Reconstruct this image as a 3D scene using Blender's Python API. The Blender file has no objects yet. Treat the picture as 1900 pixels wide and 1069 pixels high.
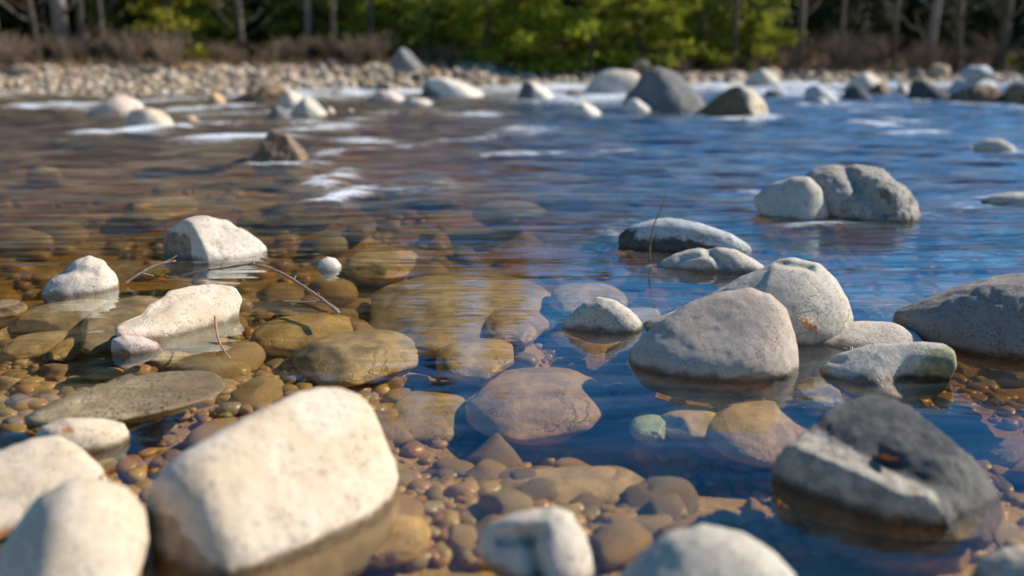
import bpy, bmesh, math, random
import numpy as np
from mathutils import Vector, noise as mn

random.seed(7); rng = np.random.default_rng(7)
sc = bpy.context.scene
COL = sc.collection
R = math.radians

# ------------------------------------------------------------------ camera, world, sun
W0, H0, FPX, HZ = 1900.0, 1069.0, 1847.0, 70.0
CAMH = 1.0
PITCH = math.atan((H0/2-HZ)/FPX)
P = np.array([0, 0, CAMH])
cd = bpy.data.cameras.new('camera'); cam = bpy.data.objects.new('camera', cd); COL.objects.link(cam)
cam.location = P; cam.rotation_euler = (R(90)-PITCH, 0, 0)
cd.sensor_width = 36; cd.lens = 36*FPX/W0; cd.clip_start = .05; cd.clip_end = 2000
cd.dof.use_dof = True; cd.dof.focus_distance = 3.6; cd.dof.aperture_fstop = 1.15
sc.camera = cam
SUN_AZ, SUN_EL = 12, 37          # degrees from +X towards +Y, elevation
w = bpy.data.worlds.new('World'); sc.world = w; w.use_nodes = True
nt = w.node_tree; bg = nt.nodes['Background']
sky = nt.nodes.new('ShaderNodeTexSky'); sky.sky_type = 'NISHITA'; sky.sun_disc = False
sky.sun_elevation = R(SUN_EL); sky.sun_rotation = R(90-SUN_AZ)
sky.air_density = 1.0; sky.dust_density = 0.0; sky.ozone_density = 1.0; sky.altitude = 700
hs = nt.nodes.new('ShaderNodeHueSaturation'); hs.inputs['Saturation'].default_value = 1.5
nt.links.new(sky.outputs[0], hs.inputs['Color']); nt.links.new(hs.outputs[0], bg.inputs[0]); bg.inputs[1].default_value = 0.095
sd = bpy.data.lights.new('sun', 'SUN'); sd.energy = 5.0; sd.angle = R(0.5); sd.color = (1, .90, .77)
sun = bpy.data.objects.new('sun', sd); COL.objects.link(sun)
SV = Vector((math.cos(R(SUN_EL))*math.cos(R(SUN_AZ)), math.cos(R(SUN_EL))*math.sin(R(SUN_AZ)), math.sin(R(SUN_EL))))
sun.rotation_euler = SV.to_track_quat('Z', 'Y').to_euler(); sun.location = (8, 3, 8)
sc.view_settings.view_transform = 'Standard'; sc.view_settings.look = 'None'; sc.view_settings.exposure = 0.52
sc.render.engine = 'CYCLES'
sc.cycles.max_bounces = 8; sc.cycles.transparent_max_bounces = 12; sc.cycles.use_denoising = True
sc.cycles.sample_clamp_indirect = 4

# ------------------------------------------------------------------ helpers
F_ = np.array([0, math.cos(PITCH), -math.sin(PITCH)]); U_ = np.array([0, math.sin(PITCH), math.cos(PITCH)]); R_ = np.array([1., 0, 0])
def ray(px, py): return F_ + R_*(px-W0/2)/FPX - U_*(py-H0/2)/FPX
def ground(px, py, z=0.0):
    d = ray(px, py); t = (z-P[2])/d[2]; return P+d*t
def at_dist(px, py, y):
    d = ray(px, py); return P+d*(y/d[1])
def sstep(a, b, x):
    t = np.clip((np.asarray(x, float)-a)/(b-a), 0, 1); return t*t*(3-2*t)

def tag(o, label=None, cat=None, group=None, kind=None):
    if label: o['label'] = label
    if cat: o['category'] = cat
    if group: o['group'] = group
    if kind: o['kind'] = kind
    return o
def mesh_obj(name, verts, faces, mat=None, parent=None, smooth=True, loc=(0, 0, 0)):
    me = bpy.data.meshes.new(name); me.from_pydata([tuple(v) for v in verts], [], [tuple(f) for f in faces])
    if smooth: me.polygons.foreach_set('use_smooth', [True]*len(me.polygons))
    o = bpy.data.objects.new(name, me); COL.objects.link(o); o.location = loc
    if mat: me.materials.append(mat)
    if parent: o.parent = parent
    return o
_ico = {}
def ico(n):
    if n not in _ico:
        bm = bmesh.new(); bmesh.ops.create_icosphere(bm, subdivisions=n, radius=1)
        bm.verts.ensure_lookup_table()
        v = np.array([p.co[:] for p in bm.verts]); f = [[q.index for q in t.verts] for t in bm.faces]; bm.free()
        _ico[n] = (v, f)
    return _ico[n]
def fbm(p, f, seed, octv=4):
    return np.array([mn.fractal(Vector((q[0]*f+seed*7.3, q[1]*f-seed*3.1, q[2]*f+seed)), 1.0, 2.1, octv) for q in p])
def sines(x, y, seed, n, lx, ly):
    r = np.random.default_rng(seed); out = np.zeros_like(x)
    for i in range(n):
        s = r.uniform(.6, 1.6); kx = 2*math.pi/(lx*s)*r.choice([-1, 1])*r.uniform(.3, 1); ky = 2*math.pi/(ly*s)
        out += np.sin(kx*x+ky*y+r.uniform(0, 6.28))*s/n*1.4
    return out

# ------------------------------------------------------------------ materials
def new_mat(name):
    m = bpy.data.materials.new(name); m.use_nodes = True; t = m.node_tree; t.nodes.clear()
    out = t.nodes.new('ShaderNodeOutputMaterial'); return m, t, out
class N:
    def __init__(s, t): s.t = t
    def n(s, typ, **k):
        q = s.t.nodes.new(typ)
        for a, b in k.items():
            if a == 'i':
                for kk, vv in b.items():
                    if hasattr(vv, 'is_linked') or isinstance(vv, bpy.types.NodeSocket): s.t.links.new(vv, q.inputs[kk])
                    else: q.inputs[kk].default_value = vv
            else: setattr(q, a, b)
        return q
    def noise(s, vec, scale, detail=4, rough=.55, dist=0.0):
        return s.n('ShaderNodeTexNoise', i={'Vector': vec, 'Scale': scale, 'Detail': detail, 'Roughness': rough, 'Distortion': dist}).outputs[0]
    def ramp(s, fac, a, b, interp='SMOOTHSTEP', lo=0., hi=1.):
        return s.n('ShaderNodeMapRange', interpolation_type=interp, i={'Value': fac, 'From Min': a, 'From Max': b, 'To Min': lo, 'To Max': hi}).outputs[0]
    def mix(s, fac, a, b, mode='MIX'):
        q = s.n('ShaderNodeMix', data_type='RGBA', blend_type=mode)
        for k, v in ((0, fac), (6, a), (7, b)):
            if isinstance(v, bpy.types.NodeSocket): s.t.links.new(v, q.inputs[k])
            else: q.inputs[k].default_value = (*v, 1) if isinstance(v, tuple) and len(v) == 3 else v
        return q.outputs[2]
    def math(s, op, a, b=0.0, c=0.0):
        q = s.n('ShaderNodeMath', operation=op)
        for k, v in enumerate((a, b, c)):
            if isinstance(v, bpy.types.NodeSocket): s.t.links.new(v, q.inputs[k])
            else: q.inputs[k].default_value = v
        return q.outputs[0]
    def mapping(s, vec, scale):
        return s.n('ShaderNodeMapping', i={'Vector': vec, 'Scale': scale}).outputs[0]

def rock_mat(name, c1, c2, speck=.5, bump=.004, blotch=None, blotch_amt=.5, algae=(.30, .19, .075), wet=.03, grain=90, vary=False, pits=.3, scale=1.0, dark_speck=(.05, .045, .04), palette=None, patch=None):
    m, t, out = new_mat(name); n = N(t)
    tc = n.n('ShaderNodeTexCoord').outputs['Object']
    geo = n.n('ShaderNodeNewGeometry')
    if vary:
        rnd = n.n('ShaderNodeObjectInfo').outputs['Random']
        off = n.n('ShaderNodeCombineXYZ', i={0: n.math('MULTIPLY', rnd, 37.), 1: n.math('MULTIPLY', rnd, 91.), 2: 0.0}).outputs[0]
        tc = n.n('ShaderNodeVectorMath', operation='ADD', i={0: tc, 1: off}).outputs[0]
    S = scale
    big = n.noise(tc, 7*S, 5, .6, .4); mid = n.noise(tc, 28*S, 6, .65); fine = n.noise(tc, grain*2.2*S, 3, .7)
    col = n.mix(n.ramp(big, .38, .64), c1, c2)
    col = n.mix(n.ramp(mid, .35, .7, lo=0, hi=.35), col, tuple(x*.62 for x in c1))
    vor = n.n('ShaderNodeTexVoronoi', i={'Vector': tc, 'Scale': grain*1.5*S}).outputs['Color']
    vs = n.n('ShaderNodeSeparateColor', i={0: vor}).outputs[0]
    sp = n.math('MULTIPLY', n.ramp(vs, .74, .86), n.ramp(n.noise(tc, 20*S, 3), .36, .6))
    col = n.mix(n.math('MULTIPLY', sp, speck), col, dark_speck)
    lt = n.ramp(vs, .22, .05)
    col = n.mix(n.math('MULTIPLY', lt, speck*.5), col, tuple(min(.85, x*1.45) for x in c1))
    if palette:
        src = n.n('ShaderNodeObjectInfo').outputs['Random'] if vary else geo.outputs['Random Per Island']
        cr = n.n('ShaderNodeValToRGB', i={0: src}); cr.color_ramp.interpolation = 'CONSTANT'
        el = cr.color_ramp.elements
        while len(el) < len(palette): el.new(.5)
        for i, c in enumerate(palette): el[i].position = i/len(palette); el[i].color = (*c, 1)
        col = n.mix(.84, col, cr.outputs[0])
        col = n.mix(n.ramp(mid, .4, .7, lo=0, hi=.4), col, (.08, .06, .035))
    if blotch:
        bn = n.noise(tc, 4.5*S, 5, .62, .8)
        col = n.mix(n.ramp(bn, 1-blotch_amt, 1-blotch_amt+.07), col, blotch)
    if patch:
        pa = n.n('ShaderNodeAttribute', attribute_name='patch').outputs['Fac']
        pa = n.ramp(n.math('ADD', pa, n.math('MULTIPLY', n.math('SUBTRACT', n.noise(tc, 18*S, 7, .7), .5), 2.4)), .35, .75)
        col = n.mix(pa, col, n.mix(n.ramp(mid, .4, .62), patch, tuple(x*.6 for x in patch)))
    z = n.n('ShaderNodeSeparateXYZ', i={0: geo.outputs['Position']}).outputs[2]
    zz = n.math('ADD', z, n.math('MULTIPLY', n.math('SUBTRACT', n.noise(tc, 16, 4), .5), .05))
    wetf = n.ramp(zz, wet, wet*.25-.004)
    alg = n.ramp(zz, .008, -.03)
    band = n.math('MULTIPLY', wetf, n.ramp(zz, -.035, -.008, lo=.25, hi=.82))
    col = n.mix(band, col, n.mix(.45, n.mix(1, col, (.30, .22, .13), 'MULTIPLY'), (.035, .022, .012)))
    if palette: alg = n.math('MULTIPLY', alg, .35)
    am = n.math('MULTIPLY', alg, n.ramp(mid, .25, .6, lo=.60, hi=.9))
    col = n.mix(am, col, n.mix(n.ramp(n.noise(tc, 11, 4), .4, .62), algae, tuple(x*.62 for x in algae)))
    rough = n.ramp(wetf, 0, 1, lo=.88, hi=.28)
    h = n.math('MULTIPLY', mid, .9)
    h = n.math('ADD', h, n.math('MULTIPLY', fine, .34))
    crk = n.ramp(n.math('ABSOLUTE', n.math('SUBTRACT', n.noise(tc, 3.1*S, 6, .62, 1.2), .5)), .0, .012, lo=1, hi=0)
    crk = n.math('MULTIPLY', crk, n.ramp(n.noise(tc, 2.3*S, 2), .50, .60))
    h = n.math('SUBTRACT', h, n.math('MULTIPLY', crk, .5))
    pit = n.ramp(n.n('ShaderNodeTexVoronoi', i={'Vector': n.n('ShaderNodeVectorMath', operation='ADD', i={0: tc, 1: n.n('ShaderNodeTexNoise', i={'Vector': tc, 'Scale': 60.}).outputs[1]}).outputs[0], 'Scale': 75*S}).outputs[0], .0, .30, lo=-1, hi=0)
    h = n.math('ADD', h, n.math('MULTIPLY', n.math('MULTIPLY', pit, n.ramp(big, .45, .6)), pits))
    bp = n.n('ShaderNodeBump', i={'Strength': 1.0, 'Distance': bump*1.8, 'Height': h}).outputs[0]
    pb = n.n('ShaderNodeBsdfPrincipled', i={'Base Color': col, 'Roughness': rough, 'Normal': bp})
    pb.inputs['Specular IOR Level'].default_value = .35
    t.links.new(pb.outputs[0], out.inputs[0]); return m

M = {}
M['cream'] = rock_mat('cream_granite', (.57, .455, .325), (.66, .565, .445), .3, .0020, (.50, .36, .22), .36, pits=.1)
M['pale'] = rock_mat('pale_granite', (.54, .46, .36), (.65, .58, .49), .35, .003, (.47, .41, .33), .38)
M['white'] = rock_mat('white_granite', (.63, .55, .45), (.74, .68, .59), .25, .0022, pits=.1)
ST = (.17, .12, .075)
M['cream_damp_shade'] = rock_mat('cream_granite_damp_shaded_side', (.57, .455, .325), (.66, .565, .445), .3, .0020, (.50, .36, .22), .36, pits=.1, patch=(.40, .29, .185))  # patch paints shade on the left face, plus damp brown near the water
M['pale_stain_shade'] = rock_mat('pale_granite_stained_shaded_side', (.56, .48, .38), (.67, .60, .51), .35, .003, (.47, .39, .29), .38, patch=(.30, .22, .15))  # patch is brown stain with the left side's shade painted in
M['white_stain_shade'] = rock_mat('white_granite_dark_shaded_end', (.63, .55, .45), (.74, .68, .59), .25, .0022, pits=.1, patch=(.15, .135, .12))  # dark patch puts left-end shade into the colour, with some stain
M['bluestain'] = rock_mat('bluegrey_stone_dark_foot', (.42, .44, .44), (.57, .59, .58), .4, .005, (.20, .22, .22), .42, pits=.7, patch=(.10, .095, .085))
M['tan_stain_shade'] = rock_mat('tan_stone_brown_shaded_side', (.54, .45, .32), (.66, .57, .44), .4, .007, (.32, .22, .12), .42, patch=(.20, .14, .075))  # brown patch also serves as painted shade on the left and front
M['grey'] = rock_mat('grey_granite', (.46, .375, .30), (.54, .455, .375), .45, .0030, (.38, .31, .25), .36, grain=210, pits=.35)
M['palegrey'] = rock_mat('palegrey_granite', (.47, .425, .345), (.56, .52, .435), .35, .0028, (.42, .40, .34), .35, pits=.5)
M['blue'] = rock_mat('bluegrey_stone', (.40, .42, .43), (.55, .57, .58), .4, .005, (.20, .22, .22), .42, pits=.7)
M['rough'] = rock_mat('rough_granite', (.36, .32, .28), (.46, .42, .37), .5, .014, (.22, .20, .18), .45, grain=130, pits=1.0)
M['far_rough'] = rock_mat('coarse_granite', (.47, .44, .38), (.58, .54, .47), .6, .022, (.24, .20, .15), .42, grain=60, pits=1.0)
M['mossy'] = rock_mat('mossy_stone', (.50, .45, .37), (.56, .52, .44), .4, .004, (.40, .38, .26), .40, patch=(.33, .31, .18))
M['dark'] = rock_mat('charcoal_stone', (.07, .075, .08), (.13, .135, .14), .2, .012, (.33, .31, .28), .36, pits=.8)
M['veined'] = rock_mat('charcoal_veined_stone', (.075, .078, .08), (.20, .195, .185), .3, .010, (.26, .25, .23), .40, pits=.8, patch=(.52, .47, .38), wet=.03)
M['darkgrey'] = rock_mat('slate_boulder', (.155, .155, .155), (.24, .235, .23), .3, .012, (.25, .23, .21), .36)
M['brown'] = rock_mat('brown_stone', (.17, .11, .06), (.34, .25, .17), .4, .010, (.07, .042, .02), .5)
M['tan'] = rock_mat('tan_stone', (.50, .42, .31), (.62, .54, .42), .4, .007, (.32, .22, .12), .42)
M['pink'] = rock_mat('pink_stone', (.55, .42, .35), (.66, .56, .48), .3, .004, (.42, .28, .20), .4)
M['orange'] = rock_mat('orange_stone', (.50, .29, .15), (.60, .42, .27), .3, .004)
M['wet'] = rock_mat('wet_slab', (.50, .40, .23), (.62, .50, .31), .9, .004, wet=.07, algae=(.46, .33, .15), grain=110)
M['sub'] = rock_mat('submerged_tan', (.62, .46, .26), (.74, .58, .38), .8, .003, algae=(.62, .44, .21), grain=110)
M['submauve'] = rock_mat('submerged_mauve', (.56, .38, .22), (.70, .50, .32), .6, .004, algae=(.60, .38, .18))
M['subgold'] = rock_mat('submerged_gold', (.70, .46, .18), (.76, .54, .24), .5, .003, algae=(.62, .40, .14))
M['green'] = rock_mat('submerged_green', (.50, .60, .40), (.56, .66, .46), .2, .002, algae=(.50, .58, .34))
PAL = [(.70, .42, .16), (.74, .50, .24), (.42, .27, .12), (.60, .33, .17), (.52, .40, .18), (.30, .24, .14), (.80, .56, .30), (.62, .31, .13), (.42, .38, .22), (.66, .42, .15)]
M['cobble'] = rock_mat('cobble_mixed', (.4, .3, .2), (.5, .4, .3), .3, .002, algae=(.46, .31, .13), vary=True, palette=PAL)
M['gravel'] = rock_mat('gravel_mixed', (.4, .3, .2), (.5, .4, .3), .3,   .001, algae=(.46, .31, .13), palette=PAL)
PALB = [tuple(c_*k_ for c_, k_ in zip(q_, (.86, .80, .74))) for q_ in [(.66, .57, .45), (.50, .40, .28), (.74, .66, .55), (.38, .31, .23), (.60, .48, .32), (.27, .25, .24), (.70, .62, .50), (.48, .33, .19), (.56, .52, .46)]]
M['bank'] = rock_mat('bank_mixed', (.5, .45, .38), (.6, .55, .5), .3, .01, vary=True, palette=PALB, grain=30, wet=.09)
M['banks'] = rock_mat('bank_gravel', (.5, .45, .38), (.6, .55, .5), .3, .01, palette=PALB, grain=30, wet=.03)

def simple_mat(name, c1, c2, scale=8, rough=.8, bump=.01, rnd=True, trans=0.0, island=False):
    m, t, out = new_mat(name); n = N(t)
    tc = n.n('ShaderNodeTexCoord').outputs['Object']
    f = n.ramp(n.noise(tc, scale, 5, .6), .35, .65)
    col = n.mix(f, c1, c2)
    if island:
        ri = n.n('ShaderNodeNewGeometry').outputs['Random Per Island']
        col = n.mix(n.math('MULTIPLY', ri, .6), col, tuple(x*.45 for x in c1))
    if rnd:
        r = n.n('ShaderNodeObjectInfo').outputs['Random']
        col = n.mix(n.math('MULTIPLY', r, .3), col, tuple(x*.6 for x in c1))
    bp = n.n('ShaderNodeBump', i={'Distance': bump, 'Height': n.noise(tc, scale*3, 4)}).outputs[0]
    pb = n.n('ShaderNodeBsdfPrincipled', i={'Base Color': col, 'Roughness': rough, 'Normal': bp}); pb.inputs['Specular IOR Level'].default_value = .2
    s = pb.outputs[0]
    if trans:
        tr = n.n('ShaderNodeBsdfTranslucent', i={0: n.mix(.0, col, col)})
        mx = n.n('ShaderNodeMixShader', i={0: trans}); t.links.new(s, mx.inputs[1]); t.links.new(tr.outputs[0], mx.inputs[2]); s = mx.outputs[0]
    t.links.new(s, out.inputs[0]); return m
M['bark_grey'] = simple_mat('grey_bark', (.16, .13, .105), (.11, .09, .07), 6, .9, .02)
M['bark_dark'] = simple_mat('dark_bark', (.10, .075, .055), (.06, .045, .035), 6, .9, .02)
M['bark_pale'] = simple_mat('pale_bark', (.25, .21, .18), (.17, .145, .12), 5, .9, .02)
M['needle_bright'] = simple_mat('bright_needles', (.42, .44, .05), (.28, .34, .03), 1.2, .6, .0, trans=.5, island=True)
M['needle_yellow'] = simple_mat('yellow_needles', (.42, .38, .04), (.30, .30, .03), 1.2, .6, .0, trans=.4, island=True)
M['needle_mid'] = simple_mat('mid_needles', (.20, .24, .03), (.12, .16, .025), 1.2, .6, .0, trans=.3, island=True)
M['needle_dark'] = simple_mat('dark_needles', (.085, .095, .04), (.055, .06, .03), 1.2, .7, .0, trans=.15, island=True)
M['shrub'] = simple_mat('shrub_stem', (.27, .20, .14), (.19, .135, .095), 9, .9, .0)
M['twig'] = simple_mat('twig_bark', (.40, .28, .20), (.26, .17, .12), 60, .8, .001, rnd=False)
M['twig_pale'] = simple_mat('pale_twig', (.45, .25, .15), (.34, .18, .11), 60, .7, .001, rnd=False)
M['twig_olive'] = simple_mat('olive_twig', (.16, .14, .06), (.12, .09, .05), 60, .8, .001, rnd=False)
M['leaf_orange'] = simple_mat('orange_leaf', (.46, .21, .09), (.33, .14, .06), 60, .6, .001, rnd=False, trans=.3)
M['leaf_tan'] = simple_mat('tan_leaf', (.55, .36, .25), (.42, .24, .15), 60, .6, .001, rnd=False, trans=.2)
M['leaf_green'] = simple_mat('sprig_green', (.32, .30, .05), (.20, .22, .04), 60, .6, .001, rnd=False, trans=.3)
M['leaf_red'] = simple_mat('red_leaf', (.50, .08, .02), (.36, .06, .02), 60, .6, .001, rnd=False, trans=.2)
M['grass'] = simple_mat('dry_grass', (.42, .30, .15), (.34, .20, .11), 3, .9, .0, rnd=False, island=True)

# ------------------------------------------------------------------ terrain: riverbed, banks, hill in one sheet
def yshore(x):
    x = np.asarray(x, float)
    return 17.3 + 1.6*sstep(-9, -3, x) + 2.6*sstep(-3, 1, x) + .6*sstep(2, 9, x) + .35*np.sin(x*1.3)+.2*np.sin(x*3.1+1)
# stones that lie under water: label, picture extent, height of the top, material, size, turn
SUB = [
 ('speckled tan stone under the surface, up-right of the largest cream boulder', 546,780,592,674,-.02,'sub',.09,0),
 ('golden oval stone under the surface, right of the speckled tan one', 806,962,613,674,-.035,'subgold',.07,0),
 ('broad mauve grey slab underwater at the picture centre', 862,1138,655,770,-.065,'submauve',.08,-4),
 ('widest tan slab underwater, above the centre', 655,1040,488,612,-.055,'sub',.08,-3),
 ('grey tan stone underwater touching the widest slab on its right', 892,1020,553,618,-.05,'submauve',.09,0),
 ('orange tan stone underwater below the long curved twig', 470,668,566,624,-.05,'subgold',.06,0),
 ('large dim domed stone underwater left of the angular charcoal rock', 1312,1524,720,826,-.06,'submauve',.09,0),
 ('pale green flat stone on the bed, centre right', 1172,1252,750,802,-.10,'green',.02,-15),
 ('brown stone underwater just right of the pale green one', 1222,1345,738,790,-.08,'sub',.06,0),
 ('wide sandy flat stone on the bed above the white bent stone', 905,1240,842,925,-.10,'sub',.03,0),
 ('brown shelf underwater joined to the long pale stone on the left', 156,300,532,624,-.010,'sub',.07,10),
 ('long dim stone underwater below the hunched stone', 28,235,540,584,-.02,'sub',.07,0),
 ('warm stone underwater right of the tiny white stone', 640,776,445,492,-.03,'subgold',.08,0),
 ('pale dim stone underwater right of the widest slab', 1018,1165,510,556,-.03,'sub',.08,0),
 ('grey ridge awash in the riffle at upper centre', 716,864,314,346,.004,'blue',.05,0),
 ('pale streaked hump underwater at upper centre', 878,1018,362,388,-.015,'palegrey',.06,0),
 ('round tan stone on the bed near the left edge', 16,112,598,648,-.07,'sub',.05,0),
 ('small brown stone on the bed by the pink pebble', 104,156,616,652,-.06,'subgold',.05,0),
 ('leaf shaped tan stone underwater on the far left', 228,358,355,384,-.03,'subgold',.07,0),
 ('wide brown hump underwater, left riffle', 300,470,250,294,-.02,'brown',.10,0),
 ('narrow brown hump underwater, far left riffle', 105,195,234,252,.01,'pink',.08,0),
 ('pinkish flat stone under the left of the big grey boulder', 1135,1240,560,596,-.04,'sub',.05,0),
 ('dark brown stone on the bed, lower centre left', 600,745,640,704,-.12,'subgold',.05,0),
 ('olive slab on the bed right of the largest cream boulder', 700,880,700,790,-.13,'sub',.05,0),
 ('brown rock awash below the mossy hollow stone', 1480,1560,700,735,-.005,'wet',.05,0),
 ('long pale stone underwater in the middle of the right current', 1560,1700,540,566,-.04,'palegrey',.05,0),
 ('tan stone underwater in the mid current right of the round white boulder', 540,640,330,352,-.02,'pink',.07,0),
 ('orange stone underwater in mid current at left centre', 645,700,398,424,-.05,'orange',.08,0),
 ('flat brown stone awash with foam on its right, upper left centre', 510,640,356,386,-.01,'brown',.08,0),
 ('reddish stone underwater by the right bottom corner', 1600,1800,975,1030,-.09,'submauve',.04,0),
 ('yellow flat stone on the bed at the foot of the largest cream boulder', 640,800,930,1010,-.07,'subgold',.04,0),
 ('tan stone underwater at the far left edge below the hunched stone', -40,36,548,572,.01,'sub',.05,0),
 ('mauve stone underwater at the left edge above the wet slab', -10,60,790,830,-.03,'submauve',.04,0),
]
MOUNDS = []     # the bed banks up under each of them
for _l, _x0, _x1, _y0, _y1, _zt, _m, _h, _r in SUB:
    _c0 = ground((_x0+_x1)/2, _y1, _zt); _c1 = ground((_x0+_x1)/2, _y0, _zt); _c = (_c0+_c1)/2
    _a = (_x1-_x0)/2*np.linalg.norm(_c-P)/FPX; _b = max(.02, (_c1[1]-_c0[1])/2)
    MOUNDS.append((_c[0], _c[1], _a*.92, _b*.92, _zt-min(.30*_a+.015, .09)*2.0))
def height(x, y):
    x = np.asarray(x, float); y = np.asarray(y, float)
    bed = -.15 - .17*sstep(2.15, 2.8, y)*sstep(-.8, .5, x) - .05*sstep(3, 5, y) - .08*sstep(5, 10, y)*sstep(-3, 2, x) + .045*sines(x, y, 3, 8, 1.6, 1.3) + .012*sines(x, y, 4, 8, .4, .4)
    bed = bed + .06*(1-sstep(.6, 1.9, y))
    ys = yshore(x); d = y-ys
    bank = -.05 + .40*sstep(-.6, 4.5, d) + .03*np.clip(d-4, 0, 12) + .05*sines(x, y, 5, 8, 2.2, 2.0)
    hill = 9*sstep(34, 75, y) + 25*sstep(70, 300, y)
    for mx_, my_, ma_, mb_, mz_ in MOUNDS:
        g_ = np.exp(-(((x-mx_)/ma_)**2+((y-my_)/mb_)**2)**1.3)
        bed = np.where(mz_ > bed, bed+(mz_-bed)*g_, bed)
    f = sstep(-1.2, .3, d)
    h = bed*(1-f) + bank*f + hill
    nb = sstep(-1.5, -5, y); h = h*(1-nb) + nb*.7            # the bank behind the photographer
    return h
def lod_grid(ys, half, ncol, pw=1.6):
    u = np.linspace(-1, 1, ncol); u = np.sign(u)*np.abs(u)**pw
    X = np.array([u*half(y) for y in ys]); Y = np.repeat(np.array(ys)[:, None], ncol, 1)
    fs = [(i*ncol+j, i*ncol+j+1, (i+1)*ncol+j+1, (i+1)*ncol+j) for i in range(len(ys)-1) for j in range(ncol-1)]
    return X, Y, fs
def row_list(y0, y1, s0, k):
    ys = [y0]
    while ys[-1] < y1: ys.append(ys[-1]+s0+k*max(0, ys[-1]))
    return ys
ys = row_list(-12, -.1, .8, 0)[:-1]+row_list(0, 420, .018, .0095)
X, Y, fs = lod_grid(ys, lambda y: 6+1.6*max(y, 0), 331, 2.0)
Z = height(X, Y)
m, t, out = new_mat('riverbed_ground'); n = N(t)
geo = n.n('ShaderNodeNewGeometry').outputs['Position']
col = n.mix(n.ramp(n.noise(geo, 3, 6, .6), .38, .62), (.56, .37, .16), (.38, .25, .10))
col = n.mix(n.ramp(n.noise(geo, 24, 5, .7), .42, .62), col, (.62, .45, .24))
vz = n.n('ShaderNodeSeparateXYZ', i={0: geo})
col = n.mix(n.ramp(vz.outputs[2], -.03, .06), col, n.mix(n.ramp(n.noise(geo, 9, 5), .4, .6), (.30, .25, .19), (.20, .15, .10)))
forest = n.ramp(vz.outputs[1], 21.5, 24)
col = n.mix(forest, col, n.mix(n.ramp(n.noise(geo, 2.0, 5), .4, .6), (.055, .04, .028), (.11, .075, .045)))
bp = n.n('ShaderNodeBump', i={'Distance': .02, 'Height': n.noise(geo, 30, 6, .7)}).outputs[0]
pb = n.n('ShaderNodeBsdfPrincipled', i={'Base Color': col, 'Roughness': .9, 'Normal': bp}); pb.inputs['Specular IOR Level'].default_value = .1
t.links.new(pb.outputs[0], out.inputs[0])
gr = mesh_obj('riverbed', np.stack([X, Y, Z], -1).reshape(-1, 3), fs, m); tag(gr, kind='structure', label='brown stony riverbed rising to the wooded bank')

ROCKS = []      # footprints of the stones that stand in the water, for the foam and swell round them

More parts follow.
